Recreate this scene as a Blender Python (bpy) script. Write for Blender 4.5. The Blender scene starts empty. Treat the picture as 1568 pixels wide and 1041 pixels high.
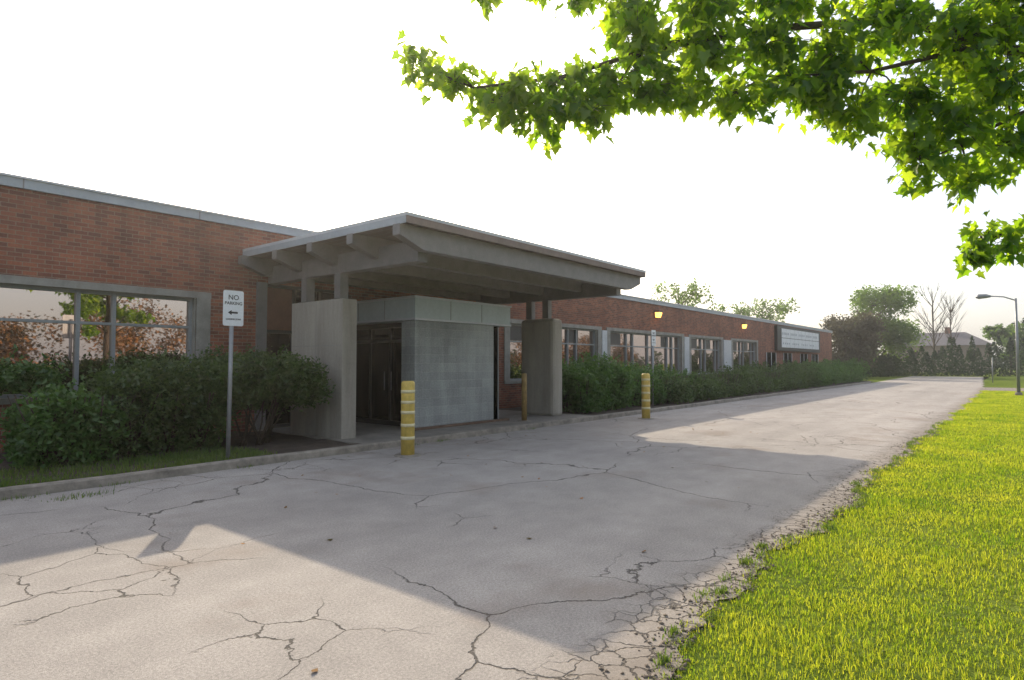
import bpy, math, random
import numpy as np
from mathutils import Vector
random.seed(4); rng=np.random.default_rng(7)
scene=bpy.context.scene
COL=scene.collection
R=math.radians
# ------------------------------------------------------------ helpers
def empty(name,loc=(0,0,0)):
    o=bpy.data.objects.new(name,None); o.location=loc; o.empty_display_size=.2; COL.objects.link(o); return o
def link(name,me,mat=None,parent=None):
    o=bpy.data.objects.new(name,me); COL.objects.link(o)
    if mat: me.materials.append(mat)
    if parent: o.parent=parent
    return o
def mesh(name,v,f,mat=None,parent=None,smooth=False):
    me=bpy.data.meshes.new(name); me.from_pydata([tuple(p) for p in v],[],f); me.update()
    if smooth: me.polygons.foreach_set('use_smooth',[True]*len(me.polygons))
    return link(name,me,mat,parent)
def box(name,x0,x1,y0,y1,z0,z1,mat,parent=None,bev=0):
    v=[(x0,y0,z0),(x1,y0,z0),(x1,y1,z0),(x0,y1,z0),(x0,y0,z1),(x1,y0,z1),(x1,y1,z1),(x0,y1,z1)]
    f=[(0,3,2,1),(4,5,6,7),(0,1,5,4),(1,2,6,5),(2,3,7,6),(3,0,4,7)]
    o=mesh(name,v,f,mat,parent)
    if bev:
        m=o.modifiers.new('b','BEVEL'); m.width=bev; m.segments=2
    return o
def boxes(name,lst,mat,parent=None):
    V=[];F=[]
    for (x0,x1,y0,y1,z0,z1) in lst:
        b=len(V)
        V+=[(x0,y0,z0),(x1,y0,z0),(x1,y1,z0),(x0,y1,z0),(x0,y0,z1),(x1,y0,z1),(x1,y1,z1),(x0,y1,z1)]
        F+=[tuple(b+i for i in q) for q in [(0,3,2,1),(4,5,6,7),(0,1,5,4),(1,2,6,5),(2,3,7,6),(3,0,4,7)]]
    return mesh(name,V,F,mat,parent)
def tris(name,V,T,mat,parent=None,nper=3):
    me=bpy.data.meshes.new(name); n=len(T)
    me.vertices.add(len(V)); me.vertices.foreach_set('co',V.astype(np.float32).ravel())
    me.loops.add(n*nper); me.loops.foreach_set('vertex_index',T.astype(np.int32).ravel())
    me.polygons.add(n); me.polygons.foreach_set('loop_start',np.arange(0,n*nper,nper,dtype=np.int32))
    me.update(calc_edges=True); me.validate()
    return link(name,me,mat,parent)
def tube_data(path,rad,sides=7):
    P=[Vector(p) for p in path]; V=[];F=[]
    for i,p in enumerate(P):
        d=(P[min(i+1,len(P)-1)]-P[max(i-1,0)]).normalized()
        a=Vector((0,0,1)) if abs(d.z)<.9 else Vector((1,0,0))
        u=d.cross(a).normalized(); w=d.cross(u)
        for k in range(sides):
            t=2*math.pi*k/sides; V.append(p+(u*math.cos(t)+w*math.sin(t))*rad[i])
    for i in range(len(P)-1):
        for k in range(sides):
            a=i*sides+k;b=i*sides+(k+1)%sides; F.append((a,b,b+sides,a+sides))
    F.append(tuple(range(sides))[::-1]); F.append(tuple((len(P)-1)*sides+k for k in range(sides)))
    return V,F
def tubes(name,lst,mat,parent=None,sides=7):
    V=[];F=[]
    for path,rad in lst:
        v,f=tube_data(path,rad,sides); b=len(V); V+=v; F+=[tuple(b+i for i in q) for q in f]
    return mesh(name,V,F,mat,parent,True)
def unit(n):
    v=rng.normal(size=(n,3)); return v/np.linalg.norm(v,axis=1)[:,None]
def leaf_quads(name,P,S,mat,parent=None,asp=.5,up=.3):
    n=len(P); N=unit(n); N[:,2]=np.abs(N[:,2])+up; N/=np.linalg.norm(N,axis=1)[:,None]
    A=np.cross(N,unit(n)); A/=np.linalg.norm(A,axis=1)[:,None]; B=np.cross(N,A)
    S=S[:,None]
    V=np.stack([P-A*S*.5, P+B*S*.5*asp-N*S*.06, P+A*S*.5, P-B*S*.5*asp-N*S*.06],1).reshape(-1,3)
    T=np.arange(4*n).reshape(n,4)
    return tris(name,V,T,mat,parent,4)
def clump_points(blobs,nsub,nper,subr,inner=.55):
    B=np.array(blobs,float); w=(B[:,3]*B[:,4]*B[:,5])**(2/3.); w/=w.sum()
    idx=rng.choice(len(B),nsub,p=w); d=unit(nsub)
    rr=inner+(1.02-inner)*rng.random(nsub)**.6
    C=B[idx,:3]+d*B[idx,3:]*rr[:,None]
    P=np.repeat(C,nper,0)+rng.normal(size=(nsub*nper,3))*subr
    return P
# ------------------------------------------------------------ materials
def newmat(name):
    m=bpy.data.materials.new(name); m.use_nodes=True; nt=m.node_tree
    b=nt.nodes['Principled BSDF']; return m,nt,b
def N(nt,t,**k):
    n=nt.nodes.new(t)
    for a,v in k.items(): setattr(n,a,v)
    return n
def L(nt,a,b): nt.links.new(a,b)
def noise(nt,vec,scale,detail=4,rough=.55,dist=0):
    n=N(nt,'ShaderNodeTexNoise'); n.inputs['Scale'].default_value=scale; n.inputs['Detail'].default_value=detail
    n.inputs['Roughness'].default_value=rough; n.inputs['Distortion'].default_value=dist
    if vec is not None: L(nt,vec,n.inputs['Vector'])
    return n
def ramp(nt,fac,stops,interp='LINEAR'):
    r=N(nt,'ShaderNodeValToRGB'); r.color_ramp.interpolation=interp
    e=r.color_ramp.elements
    while len(e)<len(stops): e.new(.5)
    for i,(p,c) in enumerate(stops):
        e[i].position=p; e[i].color=(c[0],c[1],c[2],1) if hasattr(c,'__len__') else (c,c,c,1)
    L(nt,fac,r.inputs['Fac']); return r
def mix(nt,fac,a,b,mode='MIX'):
    m=N(nt,'ShaderNodeMix',data_type='RGBA',blend_type=mode)
    for s,v in ((m.inputs[0],fac),(m.inputs[6],a),(m.inputs[7],b)):
        if hasattr(v,'links'): L(nt,v,s)
        elif hasattr(v,'__len__'): s.default_value=(v[0],v[1],v[2],1)
        else: s.default_value=v
    return m.outputs[2]
def math_(nt,op,a,b=None,clamp=False):
    m=N(nt,'ShaderNodeMath',operation=op); m.use_clamp=clamp
    for s,v in ((m.inputs[0],a),(m.inputs[1],b)):
        if v is None: continue
        if hasattr(v,'links'): L(nt,v,s)
        else: s.default_value=v
    return m.outputs[0]
def bump(nt,b,h,strength=.3,dist=.02):
    n=N(nt,'ShaderNodeBump'); n.inputs['Strength'].default_value=strength; n.inputs['Distance'].default_value=dist
    L(nt,h,n.inputs['Height']); L(nt,n.outputs[0],b.inputs['Normal'])
def simple(name,c,rough=.6,var=.18,scale=6,metal=0,bmp=.15,streak=False):
    m,nt,b=newmat(name); tc=N(nt,'ShaderNodeTexCoord'); v=tc.outputs['Object']
    if streak:
        mp=N(nt,'ShaderNodeMapping'); mp.inputs['Scale'].default_value=(1,1,.12); L(nt,v,mp.inputs[0]); v2=mp.outputs[0]
    else: v2=v
    n1=noise(nt,v2,scale,6,.65); n2=noise(nt,v,scale*9,3)
    r=ramp(nt,n1.outputs[0],[(.3,[x*(1-var) for x in c]),(.7,[min(1,x*(1+var)) for x in c])])
    c2=mix(nt,.25,r.outputs[0],mix(nt,1,r.outputs[0],n2.outputs[0],'MULTIPLY'))
    L(nt,c2,b.inputs['Base Color']); b.inputs['Roughness'].default_value=rough; b.inputs['Metallic'].default_value=metal
    bump(nt,b,n2.outputs[0],bmp,.01); return m
def facade_vec(nt):
    tc=N(nt,'ShaderNodeTexCoord'); s=N(nt,'ShaderNodeSeparateXYZ'); L(nt,tc.outputs['Object'],s.inputs[0])
    a=math_(nt,'ADD',s.outputs[0],s.outputs[1]); c=N(nt,'ShaderNodeCombineXYZ'); L(nt,a,c.inputs[0]); L(nt,s.outputs[2],c.inputs[1])
    return c.outputs[0],tc.outputs['Object'],s
def brickmat(name,c1,c2,mort,bw,rh,ms,rough=.85,streak=.0):
    m,nt,b=newmat(name); v,o,s=facade_vec(nt)
    t=N(nt,'ShaderNodeTexBrick'); L(nt,v,t.inputs['Vector']); t.inputs['Scale'].default_value=1
    t.inputs['Brick Width'].default_value=bw; t.inputs['Row Height'].default_value=rh; t.inputs['Mortar Size'].default_value=ms
    t.inputs['Mortar Smooth'].default_value=.2; t.inputs['Bias'].default_value=0
    t.inputs['Color1'].default_value=(*c1,1); t.inputs['Color2'].default_value=(*c2,1); t.inputs['Mortar'].default_value=(*mort,1)
    n1=noise(nt,o,.7,5,.6); n2=noise(nt,o,30,3)
    r=ramp(nt,n1.outputs[0],[(.3,.72),(.7,1.15)])
    c=mix(nt,1,t.outputs['Color'],r.outputs[0],'MULTIPLY')
    mp=N(nt,'ShaderNodeMapping'); mp.inputs['Scale'].default_value=(1,1,.1); L(nt,o,mp.inputs[0]); n3=noise(nt,mp.outputs[0],4,5,.6)
    c=mix(nt,1,c,ramp(nt,n3.outputs[0],[(.3,.80),(.65,1.08)]).outputs[0],'MULTIPLY')
    r2=ramp(nt,n2.outputs[0],[(.3,.8),(.7,1.12)]); c=mix(nt,1,c,r2.outputs[0],'MULTIPLY')
    L(nt,c,b.inputs['Base Color']); b.inputs['Roughness'].default_value=rough
    inv=math_(nt,'SUBTRACT',1,t.outputs['Fac']); bump(nt,b,math_(nt,'ADD',inv,math_(nt,'MULTIPLY',n2.outputs[0],.3)),.5,.008)
    return m
M_brick=brickmat('brick',(.33,.112,.058),(.16,.056,.036),(.27,.20,.15),.215,.0765,.007)
M_block=brickmat('concrete_block',(.38,.40,.385),(.32,.335,.325),(.42,.43,.41),.60,.20,.007,.8)
M_conc=simple('weathered_concrete',(.36,.33,.28),.9,.30,2.2,streak=True,bmp=.3)
M_kerb=simple('kerb_concrete',(.27,.24,.20),.95,.38,5,bmp=.5)
M_lintel=simple('lintel_concrete',(.30,.29,.26),.85,.25,3)
M_steel=simple('painted_grey_steel',(.195,.185,.18),.5,.16,4)
M_frame=simple('grey_window_frame',(.25,.27,.28),.45,.1,4)
M_frameD=simple('dark_door_frame',(.05,.046,.042),.45,.1,4)
M_coping=simple('metal_coping',(.36,.40,.44),.4,.1,1.5,streak=True)
M_flash=simple('light_metal_flashing',(.55,.57,.60),.35,.08,2)
M_panel=simple('pale_metal_panel',(.46,.53,.54),.45,.08,1.2,streak=True)
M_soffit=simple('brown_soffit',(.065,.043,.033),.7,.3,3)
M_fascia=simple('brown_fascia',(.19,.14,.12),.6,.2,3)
M_redp=simple('red_brown_panel',(.18,.08,.05),.6,.2,3)
M_roof=simple('gravel_roof',(.28,.27,.25),.95,.25,3)
M_yel=simple('yellow_paint',(.66,.48,.11),.5,.25,7)
M_yelD=simple('brown_yellow_paint',(.30,.20,.07),.6,.35,9)  # darker, browner yellow for the thin bollard
M_tape=simple('pale_band',(.72,.64,.38),.5,.15,9)
M_white=simple('white_sign',(.76,.79,.82),.4,.05,4)
M_black=simple('black_paint',(.02,.02,.02),.5,.1,4)
M_ink=simple('sign_ink',(.02,.02,.025),.5,.1,4)
M_galv=simple('galvanised_post',(.28,.29,.30),.4,.12,8,metal=.4)
M_bark=simple('bark',(.10,.075,.055),.95,.35,12,bmp=.8)
M_twig=simple('twig',(.06,.045,.03),.95,.2,12)
M_soil=simple('soil',(.075,.055,.04),1,.45,3,bmp=.8)
M_rub=simple('rubble',(.19,.155,.12),.95,.45,9,bmp=.5)
M_slab=simple('slab_concrete',(.24,.22,.19),.9,.28,1.6,bmp=.3)
M_rust=simple('rusty_edge',(.17,.11,.075),.9,.35,5,bmp=.4)
M_hroof=simple('shingle_roof',(.14,.13,.14),.9,.15,2)
M_hwall=simple('house_wall',(.30,.24,.20),.9,.1,2)

def glassmat(name,dark,tint,fac):
    m=bpy.data.materials.new(name); m.use_nodes=True; nt=m.node_tree; nt.nodes.clear()
    o=N(nt,'ShaderNodeOutputMaterial'); mx=N(nt,'ShaderNodeMixShader'); d=N(nt,'ShaderNodeBsdfDiffuse'); g=N(nt,'ShaderNodeBsdfGlossy')
    d.inputs[0].default_value=(*dark,1); g.inputs[0].default_value=(*tint,1); g.inputs['Roughness'].default_value=.015
    tc=N(nt,'ShaderNodeTexCoord'); n=noise(nt,tc.outputs['Object'],.8,2); bp=N(nt,'ShaderNodeBump'); bp.inputs['Strength'].default_value=.03; bp.inputs['Distance'].default_value=.03
    L(nt,n.outputs[0],bp.inputs['Height']); L(nt,bp.outputs[0],g.inputs['Normal'])
    lw=N(nt,'ShaderNodeLayerWeight'); lw.inputs[0].default_value=.35
    f=math_(nt,'ADD',math_(nt,'MULTIPLY',lw.outputs['Fresnel'],.5),fac,True)
    L(nt,f,mx.inputs[0]); L(nt,d.outputs[0],mx.inputs[1]); L(nt,g.outputs[0],mx.inputs[2]); L(nt,mx.outputs[0],o.inputs[0]); return m
M_glass=glassmat('window_glass',(.02,.018,.016),(.98,.82,.73),.52)
M_glassD=glassmat('dark_door_glass',(.006,.006,.005),(.5,.45,.4),.02)

def foliage(name,c1,c2,t1,t2,tf=.45,gloss=.06,ns=1.1):
    m=bpy.data.materials.new(name); m.use_nodes=True; nt=m.node_tree; nt.nodes.clear()
    o=N(nt,'ShaderNodeOutputMaterial'); g=N(nt,'ShaderNodeNewGeometry')
    tc=N(nt,'ShaderNodeTexCoord'); n=noise(nt,tc.outputs['Object'],ns,4)
    f=math_(nt,'ADD',math_(nt,'MULTIPLY',g.outputs['Random Per Island'],.5),math_(nt,'SUBTRACT',math_(nt,'MULTIPLY',n.outputs[0],1.2),.35))
    r1=ramp(nt,f,[(.15,c1),(.85,c2)]); r2=ramp(nt,f,[(.15,t1),(.85,t2)])
    d=N(nt,'ShaderNodeBsdfDiffuse'); t=N(nt,'ShaderNodeBsdfTranslucent'); gl=N(nt,'ShaderNodeBsdfGlossy'); gl.inputs['Roughness'].default_value=.45
    L(nt,r1.outputs[0],d.inputs[0]); L(nt,r2.outputs[0],t.inputs[0])
    m1=N(nt,'ShaderNodeMixShader'); m1.inputs[0].default_value=tf; L(nt,d.outputs[0],m1.inputs[1]); L(nt,t.outputs[0],m1.inputs[2])
    m2=N(nt,'ShaderNodeMixShader'); m2.inputs[0].default_value=gloss; L(nt,m1.outputs[0],m2.inputs[1]); L(nt,gl.outputs[0],m2.inputs[2])
    L(nt,m2.outputs[0],o.inputs[0]); return m
M_maple=foliage('maple_leaf',(.025,.07,.012),(.055,.12,.015),(.20,.44,.01),(.66,.86,.03),.6,.03,1.6)
M_hedge=foliage('hedge_leaf',(.03,.075,.02),(.10,.19,.05),(.08,.20,.02),(.20,.38,.05),.38,.04,1.6)
M_hedge2=foliage('dark_hedge_leaf',(.026,.05,.016),(.085,.14,.04),(.06,.13,.02),(.16,.26,.04),.38,.04,1.6)
M_grass=foliage('grass_blade',(.045,.10,.012),(.14,.175,.03),(.22,.42,.01),(.84,.84,.05),.6,.02,.9)
M_weed=foliage('weed_blade',(.05,.10,.02),(.12,.17,.04),(.12,.24,.02),(.28,.36,.05),.5,.03)
M_tree=foliage('tree_leaf',(.045,.09,.02),(.09,.145,.03),(.14,.28,.03),(.30,.48,.05),.45,.03,.4)
M_red=foliage('copper_leaf',(.05,.05,.03),(.10,.09,.05),(.10,.09,.05),(.17,.16,.07),.35,.03,.4)
M_con=foliage('conifer_leaf',(.018,.04,.016),(.04,.07,.025),(.03,.07,.02),(.07,.13,.03),.28,.015,.3)
M_orange=foliage('dry_tree_leaf',(.05,.05,.02),(.38,.17,.055),(.08,.08,.03),(.2,.11,.04),.15,.02,.35)

def asphalt():
    m,nt,b=newmat('old_asphalt'); tc=N(nt,'ShaderNodeTexCoord'); o=tc.outputs['Object']
    sp=N(nt,'ShaderNodeSeparateXYZ'); L(nt,o,sp.inputs[0])
    big=noise(nt,o,.28,5,.6); mid=noise(nt,o,2.2,6,.7); fin=noise(nt,o,55,3,.7); gr=noise(nt,o,190,2,.6)
    base=ramp(nt,big.outputs[0],[(.3,(.335,.308,.285)),(.7,(.425,.392,.36))]).outputs[0]
    base=mix(nt,1,base,ramp(nt,mid.outputs[0],[(.28,.84),(.72,1.08)]).outputs[0],'MULTIPLY')
    base=mix(nt,1,base,ramp(nt,fin.outputs[0],[(.3,.70),(.7,1.20)]).outputs[0],'MULTIPLY')
    base=mix(nt,1,base,ramp(nt,gr.outputs[0],[(.32,.68),(.68,1.24)]).outputs[0],'MULTIPLY')
    mp=N(nt,'ShaderNodeMapping'); mp.inputs['Scale'].default_value=(.06,.9,1); L(nt,o,mp.inputs[0])
    st=noise(nt,mp.outputs[0],1.0,4); base=mix(nt,1,base,ramp(nt,st.outputs[0],[(.3,.84),(.7,1.08)]).outputs[0],'MULTIPLY')
    wn=noise(nt,o,1.1,6,.6); sub=N(nt,'ShaderNodeVectorMath',operation='SUBTRACT'); L(nt,wn.outputs['Color'],sub.inputs[0]); sub.inputs[1].default_value=(.5,.5,.5)
    sc=N(nt,'ShaderNodeVectorMath',operation='SCALE'); L(nt,sub.outputs[0],sc.inputs[0]); sc.inputs['Scale'].default_value=.6
    ad=N(nt,'ShaderNodeVectorMath',operation='ADD'); L(nt,o,ad.inputs[0]); L(nt,sc.outputs[0],ad.inputs[1])
    def crack(scale,w,maskscale,lo,hi,extra=None,off=0):
        v=N(nt,'ShaderNodeTexVoronoi',feature='DISTANCE_TO_EDGE'); v.inputs['Scale'].default_value=scale; L(nt,ad.outputs[0],v.inputs['Vector'])
        wv=math_(nt,'MULTIPLY',ramp(nt,mid.outputs[0],[(.35,.45),(.65,1.5)]).outputs[0],w*scale)
        c=math_(nt,'DIVIDE',v.outputs['Distance'],wv)
        c=math_(nt,'SUBTRACT',1,c,True)
        mo=N(nt,'ShaderNodeMapping'); mo.inputs['Location'].default_value=(off,off*.7,0); L(nt,o,mo.inputs[0])
        mk=noise(nt,mo.outputs[0],maskscale,3); k=ramp(nt,mk.outputs[0],[(lo,0),(hi,1)]).outputs[0]
        if extra is not None: k=math_(nt,'MAXIMUM',k,extra)
        return math_(nt,'MULTIPLY',c,k)
    edge=N(nt,'ShaderNodeMapRange'); edge.inputs['From Min'].default_value=2.5; edge.inputs['From Max'].default_value=2.0; L(nt,math_(nt,'ADD',sp.outputs[1],math_(nt,'MULTIPLY',wn.outputs[0],.8)),edge.inputs['Value'])
    c1=crack(.33,.011,.3,.40,.52); c2=crack(1.0,.007,.4,.55,.65,None,7.); c3=crack(6.5,.009,.5,.74,.80,edge.outputs[0],3.)
    cr=math_(nt,'MAXIMUM',math_(nt,'MAXIMUM',c1,c2),c3,True)
    crs=ramp(nt,cr,[(.05,0),(.6,1)]).outputs[0]
    dust=mix(nt,edge.outputs[0],base,mix(nt,mid.outputs[0],(.12,.095,.07),(.36,.31,.26)))
    col=mix(nt,math_(nt,'MULTIPLY',crs,.82),mix(nt,.7,base,dust),(.055,.048,.04))
    sn=noise(nt,o,.6,5,.6); stn=ramp(nt,sn.outputs[0],[(.56,0),(.72,.5)]).outputs[0]; col=mix(nt,stn,col,(.20,.15,.115))
    L(nt,col,b.inputs['Base Color']); b.inputs['Roughness'].default_value=.85; b.inputs['Specular IOR Level'].default_value=.25
    h=math_(nt,'SUBTRACT',math_(nt,'ADD',math_(nt,'MULTIPLY',fin.outputs[0],.4),math_(nt,'MULTIPLY',gr.outputs[0],.25)),math_(nt,'MULTIPLY',crs,1.5))
    bump(nt,b,h,.9,.012); return m
M_asph=asphalt()
def groundmat():
    m,nt,b=newmat('lawn_ground'); tc=N(nt,'ShaderNodeTexCoord'); o=tc.outputs['Object']
    a=noise(nt,o,.25,5,.6); c=noise(nt,o,9,5,.7)
    r=ramp(nt,a.outputs[0],[(.3,(.09,.14,.025)),(.7,(.18,.22,.045))]).outputs[0]
    r=mix(nt,1,r,ramp(nt,c.outputs[0],[(.3,.55),(.7,1.25)]).outputs[0],'MULTIPLY'); L(nt,r,b.inputs['Base Color']); b.inputs['Roughness'].default_value=1
    b.inputs['Specular IOR Level'].default_value=0
    bump(nt,b,c.outputs[0],.8,.08); return m
M_ground=groundmat()

# ------------------------------------------------------------ ground + road
mesh('ground',[(-900,-900,-.012),(1500,-900,-.012),(1500,900,-.012),(-900,900,-.012)],[(0,1,2,3)],M_ground)
def edgeY(x):
    b=1.55 if x<44 else 1.55+(x-44)*.036
    return b+.07*math.sin(x*1.3+1)+.05*math.sin(x*3.7)+.03*math.sin(x*9.1+2)+.018*math.sin(x*23.)
xs=list(np.arange(-14,20,.06))+list(np.arange(20,91,.5))
V=[];F=[]
for x in xs:
    y1=9.28 if x<58 else 9.28+(x-58)*.03
    V+=[(x,edgeY(x),0),(x,2.6,0),(x,y1,0)]
for i in range(len(xs)-1):
    a=3*i; F+=[(a,a+3,a+4,a+1),(a+1,a+4,a+5,a+2)]
mesh('asphalt_road',V,F,M_asph)
mesh('side_road',[(46,-60,-.006),(52,-60,-.006),(52,1.9,-.006),(54,3,-.006),(44,3,-.006),(46,1.4,-.006)],[(0,1,2,3,4,5)],M_asph)
kp=[(x,9.33) for x in np.arange(-14,57.1,1.0)]+[(58.2,9.5),(59.4,10.1),(60.3,11.2),(60.6,13),(60.6,24)]
V=[];F=[]
for i,(x,y) in enumerate(kp):
    a=kp[max(i-1,0)];c=kp[min(i+1,len(kp)-1)]; d=Vector((c[0]-a[0],c[1]-a[1])).normalized(); n=Vector((-d.y,d.x))
    j=random.uniform(-.012,.012); zz=.12+random.uniform(-.01,.006)
    for o,z in ((-.075,-.02),(-.07,zz-.02),(-.05,zz),(.07,zz),(.075,-.02)):
        V.append((x+n.x*(o+j),y+n.y*(o+j),z))
for i in range(len(kp)-1):
    for k in range(4): F.append((5*i+k,5*i+5+k,5*i+6+k,5*i+1+k))
mesh('kerb',V,F,M_kerb)
def sheet(name,x0,x1,y0,y1,z,mat,step=.25,amp=.03):
    nx=int((x1-x0)/step)+1; ny=int((y1-y0)/step)+1
    X=np.linspace(x0,x1,nx);Y=np.linspace(y0,y1,ny); V=[];F=[]
    for i,x in enumerate(X):
        for j,y in enumerate(Y):
            V.append((x,y,z+(random.uniform(-amp,amp) if 0<j else 0)))
    for i in range(nx-1):
        for j in range(ny-1): a=i*ny+j; F.append((a,a+ny,a+ny+1,a+1))
    return mesh(name,V,F,mat,None,True)
sheet('planting_bed',-14,7.25,9.40,13.38,.085,M_soil)
sheet('planting_bed',15.3,60,9.40,13.38,.085,M_soil,.5)
box('entrance_slab',7.25,15.3,9.41,13.39,-.01,.105,M_slab,None,.01)
box('steel_step_edge',9.3,12.6,10.36,10.47,.106,.16,M_rust,None,.006)

# ------------------------------------------------------------ building
B=empty('brick_building'); WY=13.4; HL=4.84; HR=4.60
Wt=.3
wins=[(-7.0,-1.6),(-.9,5.9),(16.3,22.0),(23.0,30.2),(31.4,35.7),(37.6,42.0)]
z0w,z1w=1.0,2.97
def wall(xa,xb,H,ws):
    L_=[]; x=xa
    for a,b in ws:
        if a>x: L_.append((x,a,WY,WY+Wt,0,H-.2))
        L_.append((a,b,WY,WY+Wt,0,z0w-.1)); L_.append((a,b,WY,WY+Wt,z1w+.14,H-.2)); x=b
    L_.append((x,xb,WY,WY+Wt,0,H-.2)); return L_
lst=wall(-14,7.25,HL,wins[:2])+[(7.25,9.75,WY,WY+Wt,3.45,HL-.2),(9.75,10,WY,WY+Wt,3.12,HL-.2),(10,12.3,WY,WY+Wt,3.12,HR-.2)]+wall(12.3,63.4,HR,wins[2:])
lst+=[(63.1,63.4,WY+Wt,22,0,HR-.2),(-14,63.4,22,22.3,0,HR-.2),(-14,-13.7,WY+Wt,22,0,HL-.2)]
boxes('walls',lst,M_brick,B)
boxes('roof_deck',[(-13.9,10,WY+.1,22.2,HL-.3,HL-.12),(10,63.3,WY+.1,22.2,HR-.3,HR-.12)],M_roof,B)
for nm,xa,xb,H in (('coping_high',-14.1,10.02,HL),('coping_low',10.03,63.5,HR)):
    boxes(nm,[(xa,xb,WY-.06,WY+.4,H-.2,H-.035),(xa,xb,22.0,22.4,H-.2,H-.035)],M_coping,B)
    boxes(nm+'_cap',[(xa,xb,WY-.09,WY+.42,H-.035,H)],M_flash,B)
    boxes(nm+'_seams',[(x,x+.02,WY-.064,WY-.058,H-.2,H-.036) for x in np.arange(xa+2,xb-1,3.0)],M_steel,B)
boxes('end_coping',[(63.1,63.5,WY+.42,21.99,HR-.2,HR-.01)],M_coping,B)
lin=[];sil=[];gl=[];fr=[];jb=[]
for i,(a,b) in enumerate(wins):
    lin.append((a-.3,b+.3,WY-.03,WY+.27,z1w,z1w+.14)); sil.append((a-.3,b+.3,WY-.06,WY+.26,z0w-.1,z0w))
    jb+= [(a-.3,a,WY-.027,WY+.02,z0w,z1w),(b,b+.29,WY-.027,WY+.02,z0w,z1w),(a-.003,a+.03,WY+.02,WY+.25,z0w,z1w),(b-.03,b+.003,WY+.02,WY+.25,z0w,z1w)]
    gl.append((a,b,WY+.18,WY+.20,z0w,z1w))
    fy0,fy1=WY+.11,WY+.19
    fr+=[(a+.03,b-.03,fy0,fy1,z0w,z0w+.06),(a+.03,b-.03,fy0,fy1,z1w-.06,z1w),(a+.03,a+.09,fy0+.003,fy1,z0w+.06,z1w-.06),(b-.09,b-.03,fy0+.003,fy1,z0w+.06,z1w-.06)]
    if i==1: ms=[4.41,3.82,2.3,1.72,.2]
    elif i==0: ms=[-2.9,-3.5,-5.0,-5.6]
    else:
        ms=[];x=a+.2; k=0
        while x<b-1.0:
            x+= 1.45 if k%2==0 else .6; k+=1
            if x<b-.3: ms.append(x)
    for mx_ in ms: fr.append((mx_-.03,mx_+.03,fy0-.004,fy1,z0w+.06,z1w-.06))
    ed=sorted([a+.06]+ms+[b-.06])
    for k in range(len(ed)-1): fr.append((ed[k]+.03,ed[k+1]-.03,fy0+.002,fy1,2.33,2.38))
boxes('lintels',lin,M_lintel,B); boxes('sills',sil,M_lintel,B); boxes('jambs',jb,M_lintel,B)
boxes('glass',gl,M_glass,B); boxes('window_frames',fr,M_frame,B)
boxes('blinds',[(a+.12,a+1.2,WY+.172,WY+.178,2.40,z1w-.07) for a,b in wins[2:]]+[(b-2.0,b-1.2,WY+.172,WY+.178,2.40,z1w-.07) for a,b in wins[2:]],M_frameD,B)
boxes('piers',[(22.31,22.69,WY-.05,WY+.03,.5,z1w),(30.5,31.09,WY-.05,WY+.03,.5,z1w),(36.05,37.25,WY-.05,WY+.03,.5,z1w)],M_flash,B)
boxes('entrance_pilaster',[(7.22,7.46,WY-.06,WY+.2,.1,3.45)],M_steel,B)
boxes('entrance_glass',[(7.46,9.75,WY+.16,WY+.18,.1,3.45)],M_glassD,B)
boxes('entrance_frames',[(x,x+.06,WY+.08,WY+.17,.1,3.45) for x in (7.46,8.2,8.95,9.69)]+[(7.52,9.69,WY+.082,WY+.17,z,z+.07) for z in (.1,2.3,3.38)],M_frameD,B)
boxes('entrance_red_panel',[(7.53,8.19,WY+.12,WY+.158,2.38,3.37)],M_redp,B)
# vestibule
boxes('block_wall',[(9.42,12.12,10.5,10.95,.1,2.57)],M_block,B)
boxes('vestibule_band',[(9.38,12.74,10.45,13.39,2.573,3.07)],M_panel,B)
boxes('vestibule_band_cap',[(9.35,12.77,10.42,13.39,3.073,3.12)],M_flash,B)
boxes('vestibule_band_base',[(9.36,12.76,10.43,10.45,2.575,2.62),(9.36,9.378,10.452,13.38,2.575,2.62)],M_flash,B)
boxes('vestibule_band_seams',[(x,x+.015,10.445,10.45,2.62,3.07) for x in (10.5,11.6)]+[(9.375,9.38,y,y+.015,2.62,3.07) for y in (11.5,12.5)],M_steel,B)
boxes('vestibule_glass',[(9.8,9.82,10.96,13.38,.1,2.57),(12.5,12.52,10.7,13.38,.1,2.57),(12.14,12.5,10.9,10.92,.1,2.57)],M_glassD,B)
boxes('vestibule_frames',[(9.76,9.80,y,y+.06,.1,2.5) for y in (10.96,11.75,12.5,13.3)]+[(9.762,9.80,11.02,13.3,z,z+h) for z,h in ((.1,.12),(2.1,.07),(2.45,.12))],M_frameD,B)  # frames coloured darker to paint extra shade into the recess
boxes('vestibule_side_frames',[(12.52,12.56,y,y+.06,.1,2.57) for y in (10.7,11.6,12.5,13.3)]+[(12.46,12.50,10.84,10.9,.1,2.57),(12.13,12.17,10.84,10.9,.1,2.57),(12.17,12.46,10.85,10.9,1.0,1.06)],M_frame,B)
boxes('door_handles',[(9.70,9.72,y,y+.02,.95,1.4) for y in (11.65,11.9)],M_steel,B)
S=empty('building_name_sign')
box('board',45.9,58.1,WY-.22,WY-.02,2.5,4.3,M_black,S)
boxes('white_panels',[(46.9+i*1.07,46.9+i*1.07+1.0,WY-.25,WY-.222,2.75+j*.70,2.75+j*.70+.66) for i in range(10) for j in range(2)],M_white,S)
boxes('letters',[(47.0+i*.36,47.0+i*.36+.15,WY-.262,WY-.252,3.66,3.84) for i in range(28) if i%6!=5]+[(47.1+i*.5,47.1+i*.5+.2,WY-.262,WY-.252,2.98,3.10) for i in range(18) if i%5!=4],M_coping,S)
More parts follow.
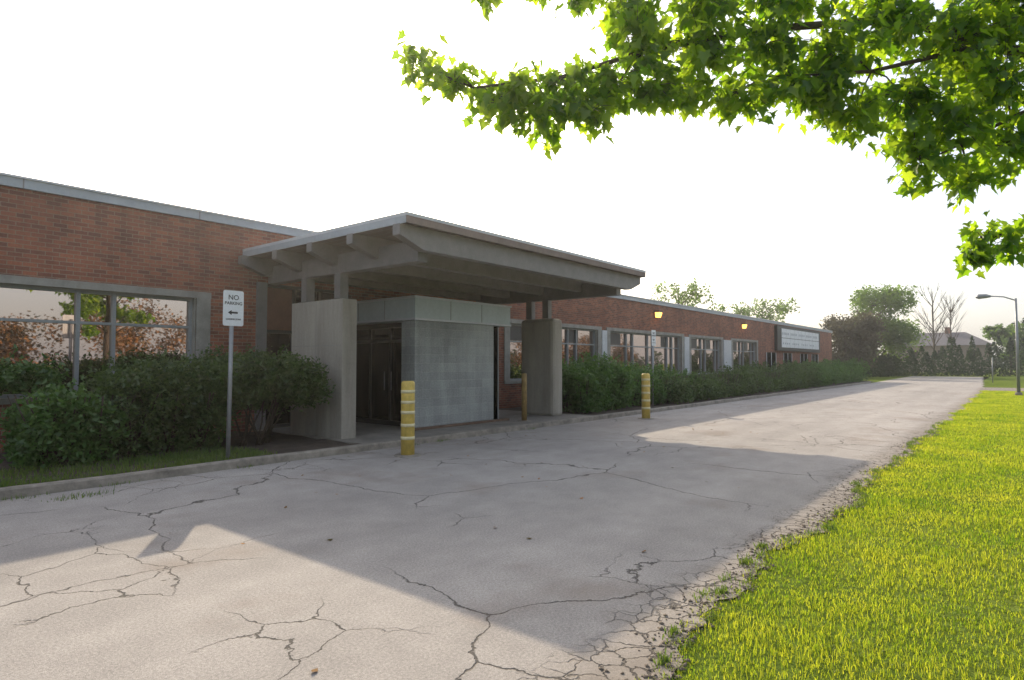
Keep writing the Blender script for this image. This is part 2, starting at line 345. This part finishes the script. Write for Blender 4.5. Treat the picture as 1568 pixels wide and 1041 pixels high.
boxes('far_windows',[(x,x+2.2,WY-.02,WY-.005,1.0,2.35) for x in (44.0,48,52.5,56)],M_glassD,B)
boxes('far_window_frames',[(x+d,x+d+.08,WY-.04,WY-.021,1.0,2.35) for x in (44.0,48,52.5,56) for d in (0,1.06,2.12)],M_flash,B)
me_=bpy.data.materials.new('lamp_lens'); me_.use_nodes=True; b_=me_.node_tree.nodes['Principled BSDF']
b_.inputs['Base Color'].default_value=(1,.55,.2,1); b_.inputs['Emission Color'].default_value=(1,.42,.08,1); b_.inputs['Emission Strength'].default_value=4
for x in (27.3,39.3):
    W=empty('wall_lamp')
    boxes('housing',[(x-.2,x+.2,WY-.28,WY-.003,4.02,4.10),(x-.2,x+.2,WY-.06,WY-.004,3.75,4.02)],M_frameD,W)
    mesh('lens',[(x-.18,WY-.26,4.015),(x+.18,WY-.26,4.015),(x+.18,WY-.063,4.015),(x-.18,WY-.063,4.015),(x-.14,WY-.20,3.78),(x+.14,WY-.20,3.78),(x+.14,WY-.063,3.78),(x-.14,WY-.063,3.78)],
        [(0,3,2,1),(4,5,6,7),(0,1,5,4),(1,2,6,5),(2,3,7,6),(3,0,4,7)],me_,W)

# ------------------------------------------------------------ canopy
C=empty('entrance_canopy'); X0,X1,Y0,Y1=6.85,15.45,7.86,13.33; dz=-.03
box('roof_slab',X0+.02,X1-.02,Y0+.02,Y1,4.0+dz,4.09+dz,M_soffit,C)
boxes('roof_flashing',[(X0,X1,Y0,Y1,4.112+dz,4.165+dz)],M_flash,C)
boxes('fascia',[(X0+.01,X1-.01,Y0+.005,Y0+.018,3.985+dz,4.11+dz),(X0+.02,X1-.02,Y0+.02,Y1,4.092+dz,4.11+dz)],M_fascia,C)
boxes('side_fascia',[(X0+.003,X0+.019,Y0+.02,Y1,3.985+dz,4.11+dz),(X1-.019,X1-.003,Y0+.02,Y1,3.985+dz,4.11+dz)],M_coping,C)
V=[];F=[]
def purlin(y):
    xa,xb=X0+.0,X1-.0; t=.09
    if y>13: xa-=.12
    prof=[(xa,3.78),(xa,3.965),(xb,3.965),(xb,3.78),(xb-.55,3.58),(xa+.55,3.58)]
    b=len(V)
    for yy in (y-t,y+t):
        for x,z in prof: V.append((x,yy,z))
    F.append(tuple(b+i for i in range(6))); F.append(tuple(b+6+i for i in range(6))[::-1])
    for i in range(6): j=(i+1)%6; F.append((b+i,b+6+i,b+6+j,b+j))
for y in (8.12,9.42,10.72,12.0,13.2): purlin(y)
mesh('purlins',V,F,M_steel,C)
boxes('girders',[(7.45,7.68,8.24,13.3,3.42,3.80),(14.5,14.73,8.24,13.3,3.42,3.80)],M_steel,C)
boxes('soffit_board_joints',[(x,x+.012,Y0+.05,Y1-.05,3.994+dz,3.9995+dz) for x in np.arange(X0+.2,X1-.1,.2)],M_frameD,C)
boxes('posts',[(7.46,7.66,y,y+.2,2.9,3.42) for y in (10.55,11.75)]+[(14.52,14.70,y,y+.2,2.9,3.42) for y in (10.5,11.1)],M_steel,C)
boxes('post_base_plates',[(7.41,7.71,y-.04,y+.24,2.885,2.905) for y in (10.55,11.75)],M_frameD,C)
box('concrete_pier_a',7.38,7.73,10.35,12.18,.08,2.89,M_conc,C,.015)
box('concrete_pier_b',14.36,14.86,10.2,11.4,.08,2.88,M_conc,C,.1)
boxes('formwork_lines',[(7.376,7.379,10.37,12.16,z,z+.012) for z in (1.0,1.95)]+[(7.376,7.379,11.25,11.262,.1,2.87)],M_lintel,C)

# ------------------------------------------------------------ bollards
def bollard(x,y,r,h,mat,bands,z=0):
    E=empty('bollard')
    p=[(x,y,z-.02),(x,y,z+h-.05),(x,y,z+h-.015),(x,y,z+h)]; o=tubes('post',[(p,[r,r,r*.93,r*.72])],mat,E,24)
    for b,hh in bands: tubes('band',[([(x,y,z+b),(x,y,z+b+hh)],[r+.004]*2)],M_tape,E,24)
    tubes('footing',[([(x,y,z-.01),(x,y,z+.02)],[r+.13,r+.10])],M_kerb,E,20)
bollard(7.25,8.25,.118,1.29,M_yel,[(.28,.055),(.50,.055),(.72,.055),(.90,.05),(1.08,.055)])
bollard(12.7,9.95,.07,1.24,M_yelD,[],.1)
bollard(16.35,8.35,.12,1.30,M_yel,[(.28,.06),(.50,.06),(.72,.06),(.92,.06),(1.1,.06)])
# ------------------------------------------------------------ signs
def sign(name,x,y,top,w,h,text=True):
    E=empty(name)
    tubes('post',[([(x,y,.05),(x+.03,y,top-.1)],[.034,.034])],M_galv,E,8)
    V,Fc=[],[]; n=5; r=.03; cx=x+.03; cz=top-h/2
    for sx,sz,a0 in ((1,-1,-90),(1,1,0),(-1,1,90),(-1,-1,180)):
        for k in range(n):
            a=R(a0+90*k/(n-1)); V.append((cx+sx*(w/2-r)+r*math.cos(a),0,cz+sz*(h/2-r)+r*math.sin(a)))
    m=len(V); V2=[(p[0],y-.042,p[2]) for p in V]+[(p[0],y-.036,p[2]) for p in V]
    Fc=[tuple(range(m)),tuple(range(m,2*m))[::-1]]+[(i,m+i,m+(i+1)%m,(i+1)%m) for i in range(m)]
    mesh('panel',V2,Fc,M_white,E)
    def T(s,z,size):
        c=bpy.data.curves.new('t','FONT'); c.body=s; c.size=size; c.align_x='CENTER'; c.extrude=.0008; c.offset=.0012
        o=bpy.data.objects.new('lettering',c); o.location=(cx,y-.0445,z); o.rotation_euler=(R(90),0,0); o.parent=E; COL.objects.link(o); c.materials.append(M_ink)
    if text:
        T('NO',cz+h*.24,.11); T('PARKING',cz+h*.10,.068)
        mesh('arrow',[(cx-.09,y-.0445,cz-.07),(cx-.03,y-.0445,cz-.03),(cx-.03,y-.0445,cz-.055),(cx+.07,y-.0445,cz-.055),(cx+.07,y-.0445,cz-.085),(cx-.03,y-.0445,cz-.085),(cx-.03,y-.0445,cz-.11)],[(0,2,1),(0,5,2),(2,5,4,3),(0,6,5)],M_ink,E)
        T('LOADING ZONE',cz-h*.33,.032)
    return E
sign('no_parking_sign',4.78,9.66,2.75,.33,.56)
sign('no_parking_sign',20.3,10.1,2.78,.32,.56)
sign('traffic_sign',62,1.6,2.1,.6,.6,False)
SL=empty('street_lamp')
tubes('pole',[([(40,.02,-.02),(40,.02,2.5),(40,.03,4.85)],[.075,.062,.05]),([(40,.03,4.75),(39.9,.5,4.95),(39.8,1.1,5.02)],[.032,.03,.028])],M_galv,SL,8)
tubes('lamp_head',[([(39.8,1.0,5.0),(39.77,1.2,5.02),(39.72,1.5,5.01),(39.7,1.62,4.98)],[.05,.11,.13,.05])],M_galv,SL,10)
tubes('base',[([(40,.02,-.02),(40,.02,.15)],[.16,.14])],M_kerb,SL,10)

# ------------------------------------------------------------ hedges
def shrub(name,blobs,nsub,nper,subr,size,mat,stems=None,inner=.5):
    E=empty(name)
    P=clump_points(blobs,nsub,nper,subr,inner)
    B=np.array(blobs); ns=len(blobs)*3; ii=rng.integers(0,len(B),ns); top=B[ii,:3]+np.stack([rng.normal(size=ns)*B[ii,3]*.5,rng.normal(size=ns)*B[ii,4]*.4,B[ii,5]*.8],1)
    dr=np.stack([rng.normal(size=ns)*.25,rng.normal(size=ns)*.25,np.ones(ns)],1); tt=rng.random((ns,12,1))*.26
    SP=(top[:,None]+dr[:,None]*tt+rng.normal(size=(ns,12,3))*.018).reshape(-1,3)
    P=np.concatenate([P,SP]); P=P[P[:,2]>.12]; P=P[P[:,1]<13.36]
    leaf_quads('leaves',P,size*(.6+.8*rng.random(len(P))),mat,E)
    if stems is None: stems=[(b[0],b[1]) for b in blobs]
    T=[]
    for (x,y) in stems:
        for k in range(5):
            a=random.uniform(0,6.28); rr=random.uniform(.15,.5)
            T.append(([(x+random.uniform(-.08,.08),y+random.uniform(-.08,.08),.05),(x+.4*rr*math.cos(a),y+.4*rr*math.sin(a),.5),(x+rr*math.cos(a),y+rr*math.sin(a),1.1)],[.02,.015,.008]))
    tubes('stems',T,M_twig,E,5)
def hedgeblobs(x0,x1,y0,y1,zt,step=.55,r=.5,zj=.12):
    bl=[]
    for x in np.arange(x0,x1,step):
        for y in np.arange(y0,y1,step):
            q=random.uniform(.85,1.15); t=zt+random.uniform(-zj,zj)
            bl.append((x+random.uniform(-.15,.15),y+random.uniform(-.15,.15),t*.68,r*q,r*q,t*.34)); 
            bl.append((x+random.uniform(-.15,.15),y+random.uniform(-.15,.15),t*.33,r*q,r*q,t*.33))
    return bl
shrub('hedge_shrub',[(x,12.8+random.uniform(-.2,.15),1.36+random.uniform(-.08,.08),.5,.4,.22) for x in np.arange(-3,3.4,.5)],800,18,.06,.085,M_hedge,[(-1,12.8),(.5,12.8),(3.2,12.7)])
shrub('hedge_shrub',hedgeblobs(2.85,3.7,11.0,12.0,1.16,.45,.38,.2),1100,20,.06,.095,M_hedge)
shrub('hedge_shrub',hedgeblobs(3.9,5.3,11.2,12.7,1.55,.5,.45,.2),1900,20,.065,.08,M_hedge2)
shrub('hedge_shrub',[(5.7,10.9,1.28,.75,.6,.45),(6.5,10.7,1.32,.65,.5,.42),(6.2,11.5,1.38,.8,.7,.42),(5.6,11.7,1.35,.7,.7,.42),(6.6,11.6,1.15,.6,.6,.5),(5.2,11.2,.95,.5,.5,.5),(6.7,10.45,1.1,.4,.35,.28)],1800,20,.065,.08,M_hedge2,[(5.8,11.1),(6.3,11.2),(6.0,10.9)],.35)
shrub('hedge_shrub',hedgeblobs(16.1,18.7,10.4,12.2,1.62,.6,.55,.2),1900,18,.075,.10,M_hedge)
shrub('hedge_shrub',hedgeblobs(19.3,24.5,10.5,12.4,1.32,.7,.6,.28),1900,18,.08,.095,M_hedge)
shrub('hedge_shrub',hedgeblobs(22.0,30,10.3,11.6,.85,.9,.7,.35),1700,16,.09,.11,M_hedge2)
shrub('hedge_shrub',hedgeblobs(29,44,10.5,12.3,1.1,1.1,.85,.42),2200,16,.1,.13,M_hedge2)
shrub('hedge_shrub',hedgeblobs(43,59,10.6,12.4,1.4,1.2,.9,.45),2000,16,.1,.15,M_hedge)

# ------------------------------------------------------------ grass
def blades(name,X,Y,Z,h,w,mat,parent=None):
    n=len(X); a=rng.random(n)*6.283; lean=rng.random(n)*.9+.1; la=rng.random(n)*6.283
    base=np.stack([X,Y,Z],1); wd=np.stack([np.cos(a),np.sin(a),0*a],1)*w[:,None]*.5
    ld=np.stack([np.cos(la),np.sin(la),0*la],1)
    up=np.array([0,0,1.])
    mid=base+up*(h*.55)[:,None]+ld*(h*lean*.25)[:,None]; tip=base+up*(h*(1-.4*lean))[:,None]+ld*(h*lean*.9)[:,None]
    V=np.stack([base-wd,base+wd,mid-wd*.8,mid+wd*.8,tip],1).reshape(-1,3)
    o=np.arange(n)[:,None]*5
    T=np.concatenate([o+np.array([[0,1,3]]),o+np.array([[0,3,2]]),o+np.array([[2,3,4]])],1).reshape(-1,3)
    return tris(name,V,T,mat,parent)
n=320000; u=rng.random(n); X=.3+46*u**2.1; Y=-2.4+4.2*rng.random(n)**.75
ey=np.array([edgeY(x) for x in X]); jit=rng.normal(size=n)*.06+.03
k=(Y<ey+jit)&(X<45.5); X,Y=X[k],Y[k]
pat=.72+.28*np.sin(X*2.1+Y*3)*np.sin(Y*2.7-X)+.25*np.sin(X*6.3-Y*5)*np.sin(Y*8+X*2)
blades('lawn_grass',X,Y,0*X-.012,(.025+.05*rng.random(len(X))**1.5)*pat+.008,.0030+.0004*X,M_grass)
n=22000; X=-3+8.5*rng.random(n); Y=9.42+1.5*rng.random(n)**1.3; k=(np.sin(X*1.7)*.3+np.sin(Y*4+X)*.3+rng.random(n)*1.4-(X-1)*.12)>.35
blades('verge_grass',X[k],Y[k],0*X[k]+.08,.05+.09*rng.random(k.sum()),0*X[k]+.010,M_weed)
cl=[(2.55,8.75,.16,140),(2.0,9.22,.15,80),(3.1,9.24,.1,60),(4.9,9.24,.1,40),(8.2,9.2,.1,50),(9.0,9.22,.12,60),(6.4,9.5,.2,60),(5.1,9.7,.18,120),(12,9.2,.1,40)]
for x in np.arange(1.0,20,.22): cl.append((x+random.uniform(-.15,.15),edgeY(x)+random.uniform(-.08,.14),random.uniform(.03,.09),random.randint(10,70)))
XX=np.concatenate([c[0]+rng.normal(size=c[3])*c[2] for c in cl]); YY=np.concatenate([c[1]+rng.normal(size=c[3])*c[2]*.5 for c in cl])
blades('weeds',XX,YY,0*XX,.02+.05*rng.random(len(XX)),0*XX+.007,M_weed)
n=5000; X=.5+18*rng.random(n)**1.5; Y=np.array([edgeY(x) for x in X])+np.abs(rng.normal(size=n))*.13-.05; s=.003+.016*rng.random(n)**3
oc=np.array([[1,0,0],[-1,0,0],[0,1,0],[0,-1,0],[0,0,.7],[0,0,-.3]]); of=np.array([[0,2,4],[2,1,4],[1,3,4],[3,0,4],[2,0,5],[1,2,5],[3,1,5],[0,3,5]])
VV=(oc[None]*(s[:,None,None])*(.6+.8*rng.random((n,6,1)))+np.stack([X,Y,0*X+.002],1)[:,None]).reshape(-1,3)
tris('gravel',VV,(of[None]+6*np.arange(n)[:,None,None]).reshape(-1,3),M_rub)
n=60; X=1+14*rng.random(n); Y=2+7*rng.random(n)
leaf_quads('fallen_leaves',np.stack([X,Y,0*X+.012],1),.04+.03*rng.random(n),M_orange,None,.6,3)

# ------------------------------------------------------------ trees (far)
def tree(name,x,y,top,r,mat,n=260,size=.3,trunk=.2,base=.35,bare=False,nper=16):
    E=empty(name); T=[]
    T.append(([(x,y,-.05),(x+.1,y,top*.35),(x-.05,y+.1,top*.7),(x,y,top*.93)],[trunk,trunk*.75,trunk*.4,trunk*.1]))
    bl=[]
    for k in range(14 if not bare else 26):
        a=random.uniform(0,6.28); z=top*random.uniform(base,.9); q=r*random.uniform(.45,.95)*(1.15-abs(z/top-.6))
        ex,ey_,ez=x+q*math.cos(a),y+q*math.sin(a),min(top*.97,z+top*.15)
        T.append(([(x,y,z-top*.08),(x+.5*q*math.cos(a),y+.5*q*math.sin(a),z+.02*top),(ex,ey_,ez)],[trunk*.3,trunk*.2,trunk*.06]))
        if bare:
            for j in range(3):
                T.append(([(x+.6*q*math.cos(a),y+.6*q*math.sin(a),z+.05*top),(ex+random.uniform(-.6,.6),ey_+random.uniform(-.6,.6),ez+random.uniform(0,1))],[trunk*.12,trunk*.04]))
        else:
            b=r*random.uniform(.3,.5); bl.append((ex,ey_,ez-.1*top,b,b,b*.8))
    tubes('trunk_and_limbs',T,M_bark,E,6)
    if not bare:
        bl.append((x,y,top*.82,r*.5,r*.5,top*.16)); bl.append((x,y,top*.6,r*.6,r*.6,top*.18))
        P=clump_points(bl,n,nper,r*.075,.3); leaf_quads('crown',P,size*(.6+.8*rng.random(len(P))),mat,E,.6)
tree('deciduous_tree',85.9,13.6,10.8,4.2,M_tree,800,.34,.3,.22)
tree('copper_leaved_tree',73.5,14.2,6.6,3.0,M_red,600,.30,.2,.15)
tree('deciduous_tree',57.1,25.5,9.9,3.0,M_tree,130,.30,.2,.45)
tree('deciduous_tree',77.9,24.0,9.6,3.2,M_tree,170,.32,.2,.4)
tree('bare_tree',102.4,8.9,12.4,3.0,None,bare=True,trunk=.15,base=.35)
tree('bare_tree',103.5,7.0,11.0,2.0,None,bare=True,trunk=.12,base=.35)
tree('deciduous_tree',118,-3,8.6,3.0,M_con,300,.4,.2,.15)
tree('deciduous_tree',112,.8,7.0,2.4,M_tree,300,.4,.2,.2)
P=[]
line=[(66,17.5),(76,15.5),(91,11.7),(101,-.6),(118,-24)]
for i in range(len(line)-1):
    a,b=np.array(line[i]),np.array(line[i+1]); d=np.linalg.norm(b-a); m=int(d/.8)
    for k in range(m):
        c=a+(b-a)*(k+random.random()*.9)/m; h=random.uniform(2.6,5.0) if i>1 else random.uniform(2.2,3.8)
        q=380; t=rng.random(q)**1.1; an=rng.random(q)*6.283; rr=(1-t)*random.uniform(.9,1.5)*(.6+.5*rng.random(q))+.06
        P.append(np.stack([c[0]+rr*np.cos(an),c[1]+rr*np.sin(an),t*h+.05],1))
P=np.concatenate(P); leaf_quads('conifer_row',P,.30*(.6+.8*rng.random(len(P))),M_con,None,.6,0)
P=[]
for k in range(70):
    cx=random.uniform(150,230); cy=random.uniform(-120,90); h=random.uniform(3.5,6.5)
    P.append(clump_points([(cx,cy,h*.5,3,3,h*.5)],22,8,.5,.3))
P=np.concatenate(P); leaf_quads('distant_tree_mass',P,1.1*(.6+.8*rng.random(len(P))),M_con,None,.7)
P=[]
for k in range(50):
    cx=-45+k*3.4+random.uniform(-1,1); cy=-40+random.uniform(-5,5); h=random.uniform(4,9.5)
    bl=[(cx+random.uniform(-1.8,1.8),cy+random.uniform(-1,1),h*random.uniform(.15,.9),1.5,1.5,1.1) for j in range(8)]
    P.append(clump_points(bl,260,7,.45,0))
P=np.concatenate(P); leaf_quads('distant_tree_belt',P,.30*(.6+.8*rng.random(len(P))),M_orange,None,.7)
H=empty('brick_house'); hx,hy=133,10.5
box('house_walls',hx-4,hx+4,hy-7,hy+7,0,4.6,M_hwall,H)
mesh('house_roof',[(hx-4.6,hy-7.6,4.6),(hx+4.6,hy-7.6,4.6),(hx+4.6,hy+7.6,4.6),(hx-4.6,hy+7.6,4.6),(hx,hy-3.5,7.0),(hx,hy+3.5,7.0)],[(0,1,4),(1,2,5,4),(2,3,5),(3,0,4,5),(0,3,2,1)],M_hroof,H)
boxes('house_windows',[(hx-4.04,hx-4.01,hy+a,hy+a+1.2,2.4,3.8) for a in (-5,-1,3)],M_glassD,H)
box('house_chimney',hx-.4,hx+.4,hy-1.4,hy-.6,6.3,7.9,M_brick,H)

# ------------------------------------------------------------ maple
MT=empty('maple_tree')
limb1=[(9.45,-2.45,3.2),(8.9,-.8,4.6),(7.6,.9,5.25),(6.6,2.0,5.1),(5.8,2.9,4.85),(5.2,3.6,4.55),(4.65,4.3,4.45),(4.3,4.7,4.66)]
limb2=[(8.9,-.8,4.6),(8.2,.0,4.15),(7.8,.4,3.85),(7.5,.72,3.65)]
limb3=[(9.4,-2.4,2.9),(8.7,-.8,3.2),(8.15,-.05,3.0),(7.9,.28,2.82)]
limb4=[(8.9,-.8,4.6),(8.0,.1,4.9),(7.2,1.1,4.6),(6.7,1.7,4.55)]
limb5=[(9.45,-2.45,3.9),(8.6,-.3,5.8),(7.2,1.5,6.1),(6.0,2.8,6.1),(5.2,3.7,5.8),(4.7,4.25,5.5)]
T=[([(9.5,-2.5,-.1),(9.52,-2.5,.25),(9.45,-2.45,1.6),(9.45,-2.45,3.2),(9.6,-2.7,5.2),(9.6,-2.8,7.2)],[.26,.19,.165,.15,.09,.03]),
   (limb1,[.09,.07,.045,.034,.027,.02,.013,.007]),(limb2,[.035,.022,.014,.006]),(limb3,[.04,.026,.014,.006]),(limb4,[.04,.028,.02,.008]),(limb5,[.06,.045,.03,.02,.012,.006])]
blobs=[(4.28,4.72,4.72,.26),(4.50,4.44,4.50,.32),(4.78,4.10,4.30,.36),(5.07,3.74,4.21,.40),(5.37,3.38,4.18,.38),(5.20,3.59,4.46,.34),(4.95,3.9,4.44,.30),(5.58,3.13,4.50,.45),(5.83,2.82,4.48,.40),
(5.70,2.97,4.97,.46),(6.12,2.46,4.92,.5),(6.04,2.56,4.46,.34),(6.37,2.15,4.43,.40),(6.54,1.94,4.92,.5),(6.75,1.69,4.46,.44),(7.0,1.38,4.82,.54),(7.13,1.22,4.20,.40),(6.95,1.45,4.38,.40),
(7.42,.87,4.38,.52),(7.38,.92,5.2,.60),(7.80,.40,4.92,.65),(7.75,.45,4.08,.50),(8.09,.04,4.5,.65),(7.59,.66,3.62,.34),(7.84,.35,3.46,.28),(8.09,.04,3.84,.40),(7.5,.78,3.9,.32),
(7.92,.25,2.86,.22),(8.11,.02,2.88,.30),(7.85,.33,2.70,.14),(8.13,0,5.35,.65),(6.62,1.84,5.4,.55),(6.16,2.41,5.4,.5),(5.62,3.08,5.35,.34),(4.70,4.21,5.45,.16),(5.07,3.74,5.45,.18),(5.3,3.45,5.4,.2)]
limbpts=[Vector(p) for l in (limb1,limb2,limb3,limb4,limb5) for p in l[1:]]
for k in range(46):
    a=random.uniform(0,6.28); q=random.uniform(.6,2.3); z=random.uniform(3.6,8.0); q*=1.1-abs(z-5.5)/4
    c=(9.6+q*math.cos(a),-2.9+q*math.sin(a)*.95,z)
    if c[1]>-.75: continue
    blobs.append((*c,.5)); T.append(([(9.55,-2.65,z-.9),tuple(c)],[.04,.012]))
LP=[];LD=[]
for (x,y,z,r) in blobs:
    c=Vector((x,y,z)); near=min(limbpts,key=lambda p:(p-c).length)
    if (near-c).length<1.6:
        md=(near+c)/2+Vector((0,0,.06)); T.append(([near,md,c],[.012,.008,.004]))
    nt_=max(6,int(27*(r/.45)**2))
    for j in range(nt_):
        d=Vector(unit(1)[0]); e=c+Vector((d.x*r,d.y*r,d.z*r*.8))*random.uniform(.45,1.08)
        T.append(([c+(e-c)*.15,c+(e-c)*.6+Vector((0,0,.03)),e],[.004,.003,.0015]))
        for q in range(9):
            t=random.uniform(.35,1.08); p=c+(e-c)*t+Vector([random.gauss(0,.055) for _ in range(3)]); LP.append(p)
            dd=(e-c).normalized()*.5+Vector([random.gauss(0,.6) for _ in range(3)]); dd.z=-abs(dd.z)*.6-random.uniform(.15,1.0); LD.append(dd.normalized())
tubes('trunk_and_branches',T,M_bark,MT,6)
prof=np.array([[0,0],[.18,-.10],[.50,-.06],[.36,.14],[.60,.42],[.33,.42],[.22,.60],[0,1.0],[-.22,.60],[-.33,.42],[-.60,.42],[-.36,.14],[-.50,-.06],[-.18,-.10]])
ctr=np.array([0,.25]); prof2=np.vstack([prof,ctr]); nv=len(prof2)
LP=np.array([tuple(p) for p in LP]); LD=np.array([tuple(p) for p in LD]); n=len(LP)
side=np.cross(LD,unit(n)*.5+np.array([0,0,1.])); side/=np.linalg.norm(side,axis=1)[:,None]; nor=np.cross(side,LD)
sz=.07+.075*rng.random(n)
V=LP[:,None]+ (prof2[None,:,0,None]*side[:,None]+(prof2[None,:,1,None])*LD[:,None])*sz[:,None,None]
fold=np.abs(prof2[:,0])*.35-.25*np.maximum(0,prof2[:,1]-.3)**2
V=V+fold[None,:,None]*nor[:,None]*sz[:,None,None]*rng.uniform(.2,1.3,(n,1,1))
m=len(prof); fan=np.array([[i,(i+1)%m,m] for i in range(m)])
tris('leaves',V.reshape(-1,3),(fan[None]+nv*np.arange(n)[:,None,None]).reshape(-1,3),M_maple,MT)

# ------------------------------------------------------------ bounded scattering volume, added to imitate the veil of lens glare
hm=bpy.data.materials.new('glare_veil'); hm.use_nodes=True; nt=hm.node_tree; nt.nodes.clear()
o=N(nt,'ShaderNodeOutputMaterial'); vs=N(nt,'ShaderNodeVolumeScatter'); vs.inputs['Color'].default_value=(1,.98,.95,1)
vs.inputs['Density'].default_value=.0012; vs.inputs['Anisotropy'].default_value=.78; L(nt,vs.outputs[0],o.inputs['Volume'])
box('glare_veil_volume',-40,160,-60,60,-.5,16,hm)
# ------------------------------------------------------------ light
sv=Vector((.95,1.45,1.0)).normalized(); el=math.asin(sv.z); rot=math.atan2(sv.x,sv.y)
ld=bpy.data.lights.new('sun','SUN'); ld.energy=5; ld.angle=R(.5); ld.color=(1,.85,.64)
so=bpy.data.objects.new('sun',ld); so.rotation_euler=sv.to_track_quat('Z','Y').to_euler(); so.location=(20,40,40); COL.objects.link(so)
w=bpy.data.worlds.new('World'); scene.world=w; w.use_nodes=True; nt=w.node_tree; bg=nt.nodes['Background']
sk=N(nt,'ShaderNodeTexSky'); sk.sky_type='NISHITA'; sk.sun_disc=False; sk.sun_elevation=el; sk.sun_rotation=rot; sk.air_density=1.0; sk.dust_density=4.0; sk.ozone_density=1.0
hz=mix(nt,1.0,sk.outputs[0],(3.3,3.35,3.5),'ADD')
L(nt,hz,bg.inputs[0]); bg.inputs[1].default_value=.15
# ------------------------------------------------------------ camera
cd=bpy.data.cameras.new('cam'); cd.sensor_width=36; cd.lens=36*950/1568; cd.clip_end=4000; cd.clip_start=.05
co=bpy.data.objects.new('camera',cd); co.location=(0,0,1.6); co.rotation_euler=(R(92.14),0,R(39.2-90)); COL.objects.link(co); scene.camera=co
scene.view_settings.view_transform='Standard'; scene.view_settings.look='None'; scene.view_settings.exposure=0
